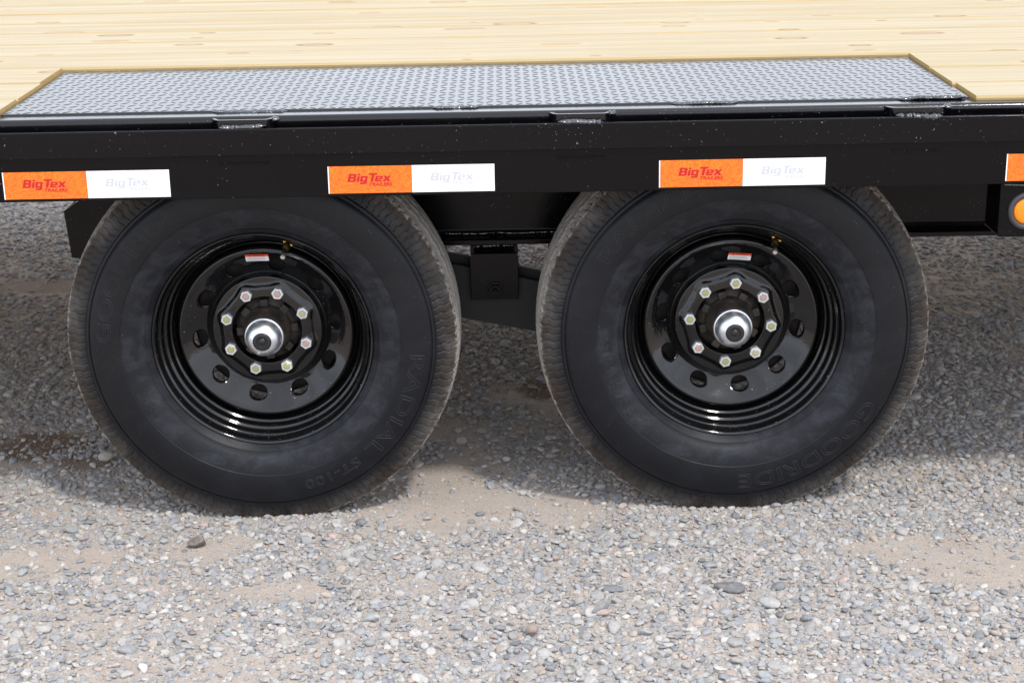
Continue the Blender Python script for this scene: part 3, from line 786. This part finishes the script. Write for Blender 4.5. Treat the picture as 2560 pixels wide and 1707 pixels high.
def joined(meshes, name):
    bm = bmesh.new()
    for m in meshes: bm.from_mesh(m)
    me = bpy.data.meshes.new(name); bm.to_mesh(me); bm.free()
    for m in meshes: bpy.data.meshes.remove(m)
    me.shade_smooth(); return me

def rim_mesh(nut0, hole0):
    parts = []
    outer = [(0.2100, 0.0420), (0.2175, 0.0380), (0.2200, 0.0340), (0.2208, 0.0300), (0.2200, 0.0262), (0.2178, 0.0247), (0.2152, 0.0256), (0.2130, 0.0285), (0.2115, 0.0340), (0.2106, 0.0400),
             (0.2090, 0.0438), (0.2060, 0.0458), (0.2040, 0.0485), (0.2030, 0.0540), (0.2022, 0.0595), (0.2000, 0.0622), (0.1970, 0.0638), (0.1953, 0.0665), (0.1945, 0.0720), (0.1937, 0.0775), (0.1915, 0.0802),
             (0.1888, 0.0818), (0.1872, 0.0845), (0.1866, 0.0900), (0.1860, 0.0975), (0.1845, 0.1015), (0.1815, 0.1035), (0.1800, 0.1030), (0.1793, 0.0970), (0.1788, 0.0900), (0.1778, 0.0845), (0.1760, 0.0803), (0.1733, 0.0779), (0.1716, 0.0774), (0.1700, 0.0774)]
    # disc profile in r, concave ring, step up to the bolt face
    def disc_y(r):
        u = (r - 0.1185) / (0.1700 - 0.1185)
        y = 0.1135 - 0.0375 * np.clip(u, 0, 1) ** 1.06 + 0.0014 * ss(0.86, 1.0, u)
        return y
    def hub_y(r, th):
        bump = np.zeros_like(th)
        for k in range(8):
            d = (th - radians(nut0 + 45 * k) + pi) % (2 * pi) - pi
            bump += np.exp(-(d / 0.165) ** 2)
        ro = 0.0880 + 0.0090 * np.clip(bump, 0, 1)
        y = 0.1010 - 0.0065 * (1 - ss(-0.0040, 0.0105, r - ro))
        y = y + 0.012 * (1 - ss(0.0655, 0.0705, r)) ** 1.3
        y = y + 0.0125 * ss(0.1085, 0.1185, r)
        return y
    parts.append(lathe(outer, 160))
    # ring with ten hand holes
    hr, hc = 0.0168, 0.1365
    ra, rb = 0.1185, 0.1700
    nb = 12
    for k in range(10):
        c = radians(hole0 + 36 * k); hw = radians(18)
        # boundary: inner arc, right side, outer arc, left side, sampled evenly
        bt = []
        for q_ in range(nb): bt.append((ra, -hw + 2 * hw * q_ / nb))
        for q_ in range(nb): bt.append((ra + (rb - ra) * q_ / nb, hw))
        for q_ in range(nb): bt.append((rb, hw - 2 * hw * q_ / nb))
        for q_ in range(nb): bt.append((rb - (rb - ra) * q_ / nb, -hw))
        B2 = np.array([(r * cos(a), r * sin(a)) for r, a in bt])
        d = B2 - np.array([hc, 0]); an = np.arctan2(d[:, 1], d[:, 0])
        Hh = np.stack([hc + 0.82 * hr * np.cos(an), 1.04 * hr * np.sin(an)], -1)
        ts = np.array([0, 0.05, 0.15, 0.35, 0.6, 0.82, 1.0])
        P = Hh[None] * (1 - ts)[:, None, None] + B2[None] * ts[:, None, None]
        r = np.hypot(P[..., 0], P[..., 1]); a = np.arctan2(P[..., 1], P[..., 0]) + c
        yv = disc_y(r); yv[0] += 0.0012                       # rolled hole edge
        V = np.stack([r * np.cos(a), yv, r * np.sin(a)], -1)
        rows = [np.stack([V[0][:, 0], V[0][:, 1] + dd, V[0][:, 2]], -1) for dd in (0.0065, 0.001)]
        V = np.concatenate([np.stack(rows), V]); n = V.shape[0]; m = 4 * nb
        i = np.arange(n - 1)[:, None]; j = np.arange(m)[None]
        F = np.stack([i * m + j, i * m + (j + 1) % m, (i + 1) * m + (j + 1) % m, (i + 1) * m + j], -1).reshape(-1, 4)
        parts.append((V.reshape(-1, 3), F))
    # bolt face
    rs = np.concatenate([[0.0650], np.linspace(0.0655, 0.0715, 7), np.linspace(0.074, 0.084, 5), np.linspace(0.0855, 0.106, 20), np.linspace(0.1075, 0.1185, 9)])
    th = np.linspace(0, 2 * pi, 320, endpoint=False)
    RR, TT = np.meshgrid(rs, th, indexing='ij')
    YY = hub_y(RR, TT); YY[0] += 0.014
    V = np.stack([RR * np.cos(TT), YY, RR * np.sin(TT)], -1); n, m = RR.shape
    i = np.arange(n - 1)[:, None]; j = np.arange(m)[None]
    F = np.stack([i * m + j, i * m + (j + 1) % m, (i + 1) * m + (j + 1) % m, (i + 1) * m + j], -1).reshape(-1, 4)
    parts.append((V.reshape(-1, 3), F))
    # hidden inner barrel
    parts.append(lathe([(0.1866, 0.0980), (0.1880, 0.150), (0.2000, 0.185), (0.2100, 0.190), (0.2200, 0.203)], 96))
    V, F = join(parts)
    bm = bmesh.new(); me0 = mesh('rim', V, F); bm.from_mesh(me0); bpy.data.meshes.remove(me0)
    bmesh.ops.remove_doubles(bm, verts=bm.verts, dist=0.00004)
    return bm_mesh('rim', bm, 50)

def hub_parts(wh, ang):
    v, f = lathe([(0.0370, 0.0500), (0.0395, 0.0510), (0.0410, 0.0540), (0.0420, 0.0600), (0.0425, 0.0780), (0.0455, 0.0860), (0.0480, 0.0960), (0.0500, 0.1080), (0.0660, 0.1180)], 72)
    parts = [(v, f)]
    bmb = bmesh.new()
    for k in range(8):
        a = radians(ang + 22.5 + 45 * k); b2 = bmesh.new(); box(b2, 0.048, 0.0625, 0.098, 0.116, -0.0085, 0.0085)
        bmesh.ops.bevel(b2, geom=list(b2.edges), offset=0.0015, segments=1, affect='EDGES')
        b2.transform(Matrix.Rotation(-a, 4, 'Y'))
        t_ = bpy.data.meshes.new('t'); b2.to_mesh(t_); b2.free(); bmb.from_mesh(t_); bpy.data.meshes.remove(t_)
    V, F = join(parts); t_ = mesh('t', V, F); bmb.from_mesh(t_); bpy.data.meshes.remove(t_)
    link('hub', bm_mesh('hub', bmb, 40), M['iron'], wh)
    v, f = lathe([(0.0372, 0.0530), (0.0390, 0.0512), (0.0392, 0.0492), (0.0382, 0.0476), (0.0365, 0.0470), (0.0360, 0.0455), (0.0358, 0.0400), (0.0348, 0.0338), (0.0325, 0.0282), (0.0290, 0.0236), (0.0245, 0.0198), (0.0205, 0.0176), (0.0186, 0.0168), (0.0182, 0.0180)], 96)
    link('hub_cap', mesh('hub_cap', v, f, 45), M['zinc'], wh)
    v, f = lathe([(0.0186, 0.0180), (0.0184, 0.0160), (0.0170, 0.0146), (0.0135, 0.0140), (0.0110, 0.0142), (0.0100, 0.0162), (0.0070, 0.0164), (0.0058, 0.0148), (0.0030, 0.0140), (0.0, 0.0139)], 64)
    link('cap_plug', mesh('cap_plug', v, f, 50), M['plug'], wh)
    v, f = lathe([(0.0, 0.150), (0.150, 0.150), (0.156, 0.156), (0.157, 0.215), (0.0, 0.215)], 72)
    link('brake_drum', mesh('brake_drum', v, f, 40), M['iron'], wh)

def nut_me():
    bm = bmesh.new(); af = 0.0105; R = af / cos(pi / 6); zs = [(R * 1.02, 0.0), (R, -0.001), (R, -0.0165), (R * 0.985, -0.0176), (R * 0.90, -0.0182), (R * 0.63, -0.0182), (R * 0.60, -0.0172)]
    rows = []
    for r, y_ in zs: rows.append([bm.verts.new((r * cos(pi / 3 * k), y_, r * sin(pi / 3 * k))) for k in range(6)])
    # round the top chamfer: scale the corners in
    for a, b in zip(rows, rows[1:]):
        for k in range(6): bm.faces.new((a[k], a[(k + 1) % 6], b[(k + 1) % 6], b[k]))
    return bm_mesh('lug_nut', bm, 28)
NUT = nut_me()
v, f = lathe([(0.0068, -0.010), (0.0068, -0.0186), (0.0060, -0.0194), (0.0030, -0.0196), (0.0, -0.0196)], 20)
STUD = {}
for k in 'abc':
    STUD[k] = mesh('stud', v, f, 35); STUD[k].materials.append(M['stud_' + k])
v, f = lathe([(0.0075, 0.028), (0.0075, 0.020), (0.0085, 0.020), (0.0085, 0.010), (0.0055, 0.004), (0.0050, 0.0)], 12)
VB = (v, f)

def label_me():
    """warning label: paper, red band, dark lettering and rows of small print, all thin sheets; x right, y up"""
    w, h = 0.0455, 0.0170
    me_list = []
    bm = bmesh.new()
    def sheet(a, b, c, d, z, mi, nseg=1):
        for k in range(nseg):
            x0_, x1_ = a + (c - a) * k / nseg, a + (c - a) * (k + 1) / nseg
            f_ = bm.faces.new([bm.verts.new(p) for p in ((x0_, b, z), (x1_, b, z), (x1_, d, z), (x0_, d, z))]); f_.material_index = mi
    sheet(-w / 2, -h / 2, w / 2, h / 2 - 0.0056, 0, 0, 6)
    sheet(-w / 2, h / 2 - 0.0056, w / 2, h / 2, 0, 1, 6)
    for k in range(5):
        sheet(-w / 2 + 0.003, h / 2 - 0.0079 - 0.0019 * k, w / 2 - 0.004 - (0.013 if k == 4 else random.uniform(0, 0.005)), h / 2 - 0.0072 - 0.0019 * k, 0.00015, 3, 5)
    f_ = bm.faces.new([bm.verts.new(p) for p in ((-0.0160, h / 2 - 0.0048, 0.00015), (-0.0105, h / 2 - 0.0048, 0.00015), (-0.01325, h / 2 - 0.0008, 0.00015))]); f_.material_index = 2
    t = text_mesh('WARNING', 0.0046, bold=0.00015, spacing=1.05)
    Vt = mesh_np(t); Vt[:, 0] += -0.0085; Vt[:, 1] += h / 2 - 0.0044; Vt[:, 2] = 0.00015; set_np(t, Vt)
    n0 = len(bm.faces); bm.from_mesh(t); bm.faces.ensure_lookup_table()
    for f_ in bm.faces[n0:]: f_.material_index = 2
    me = bpy.data.meshes.new('warning_label'); bm.to_mesh(me); bm.free()
    return me

def wheel(xc, tyre_rot, nut0, hole0, valve, lab, studs, seed):
    wh = empty('wheel', (0, 0, 0), trailer); wh.location = Vector((xc, 0, H)) - Vector(trailer.location)
    ty = link('tyre', tyre_mesh(radians(tyre_rot), H), M['rubber'], wh)
    T = tyre_rot
    let = [arc_text('GOODRIDE', 148 + T, 0.3085, 0.0300, radians(60)), arc_text('RADIAL', -27 + T, 0.3085, 0.0300, radians(44)), arc_text('ST-100', -65 + T, 0.3065, 0.0200, radians(23)),
           arc_text('ST235/80R16', 54 + T, 0.2580, 0.0205, radians(56), 0.0005), arc_text('RADIAL', 208 + T, 0.2545, 0.0075, radians(15), 0.0003),
           arc_text('LOAD RANGE E  10PR', -118 + T, 0.2460, 0.0065, radians(26), 0.00028), arc_text('MAX LOAD SINGLE 3520 LBS AT 80 PSI COLD', -45 + T, 0.2470, 0.0050, radians(42), 0.00024)]
    for lm in let:
        lm.shade_smooth(); link('sidewall_lettering', lm, M['rubber_letter'], wh)
    link('rim', rim_mesh(nut0, hole0), M['rim'], wh)
    hub_parts(wh, nut0)
    r_ = random.Random(seed)
    for k in range(8):
        a = radians(nut0 + 45 * k); p = (0.08255 * cos(a), 0.1005, 0.08255 * sin(a))
        n_ = link('lug_nut', NUT, M['nut'], wh, p); n_.rotation_euler = (0, r_.uniform(0, 1.0), 0)
        link('stud', STUD[studs[k]], [], wh, p)
    # valve stem: brass body from the rim well, black stem, metal tip
    a = radians(valve); d = Vector((cos(a), 0, sin(a)))
    base = d * 0.1935 + Vector((0, 0.058, 0)); tip = d * 0.1790 + Vector((0, 0.018, 0))
    ax = (tip - base).normalized(); rot = (-Vector((0, 1, 0))).rotation_difference(ax).to_matrix().to_4x4()
    bm = bmesh.new()
    for prof, mi, sg in (([(0.0085, 0.000), (0.0090, -0.004), (0.0060, -0.016), (0.0045, -0.018)], 0, 6), ([(0.0125, 0.001), (0.0125, -0.001), (0.004, -0.003)], 0, 3), ([(0.0046, -0.017), (0.0048, -0.030), (0.0042, -0.033)], 1, 16), ([(0.0040, -0.032), (0.0052, -0.034), (0.0052, -0.041), (0.0044, -0.0428), (0.0025, -0.0428), (0.0022, -0.0415), (0.0, -0.0415)], 2, 16)):
        vv_, ff_ = lathe(prof, sg); n0 = len(bm.faces)
        t_ = mesh('t', vv_, ff_); bm.from_mesh(t_); bpy.data.meshes.remove(t_); bm.faces.ensure_lookup_table()
        for f_ in bm.faces[n0:]: f_.material_index = mi
    bm.transform(Matrix.Translation(base) @ rot)
    link('valve_stem', bm_mesh('valve_stem', bm, 40), [M['brass'], M['plug'], M['chrome']], wh)
    # warning label lying on the concave ring
    me = label_me(); V = mesh_np(me)
    la, lr, lt = radians(lab[0]), lab[1], radians(lab[2])
    ct, st = cos(lt), sin(lt)
    x_ = lr * cos(la) + V[:, 0] * ct - V[:, 1] * st; z_ = lr * sin(la) + V[:, 0] * st + V[:, 1] * ct
    rr_ = np.hypot(x_, z_); u_ = np.clip((rr_ - 0.1185) / 0.0515, 0, 1.2)
    yy_ = 0.1135 - 0.0375 * np.minimum(u_, 1) ** 1.06 - 0.0014 - V[:, 2]
    set_np(me, np.stack([x_, yy_, z_], -1))
    link('warning_label', me, [M['label_white'], M['label_red'], M['label_ink'], M['label_grey']], wh)
    return wh
w1 = wheel(0.0, 0, 71.3, -101, 73.5, (93.5, 0.1535, 0), 'bbaaaabc', 1)
w2 = wheel(WB, 154, 84, -116, 65.5, (82.8, 0.1345, -3.5), 'aaabacab', 2)
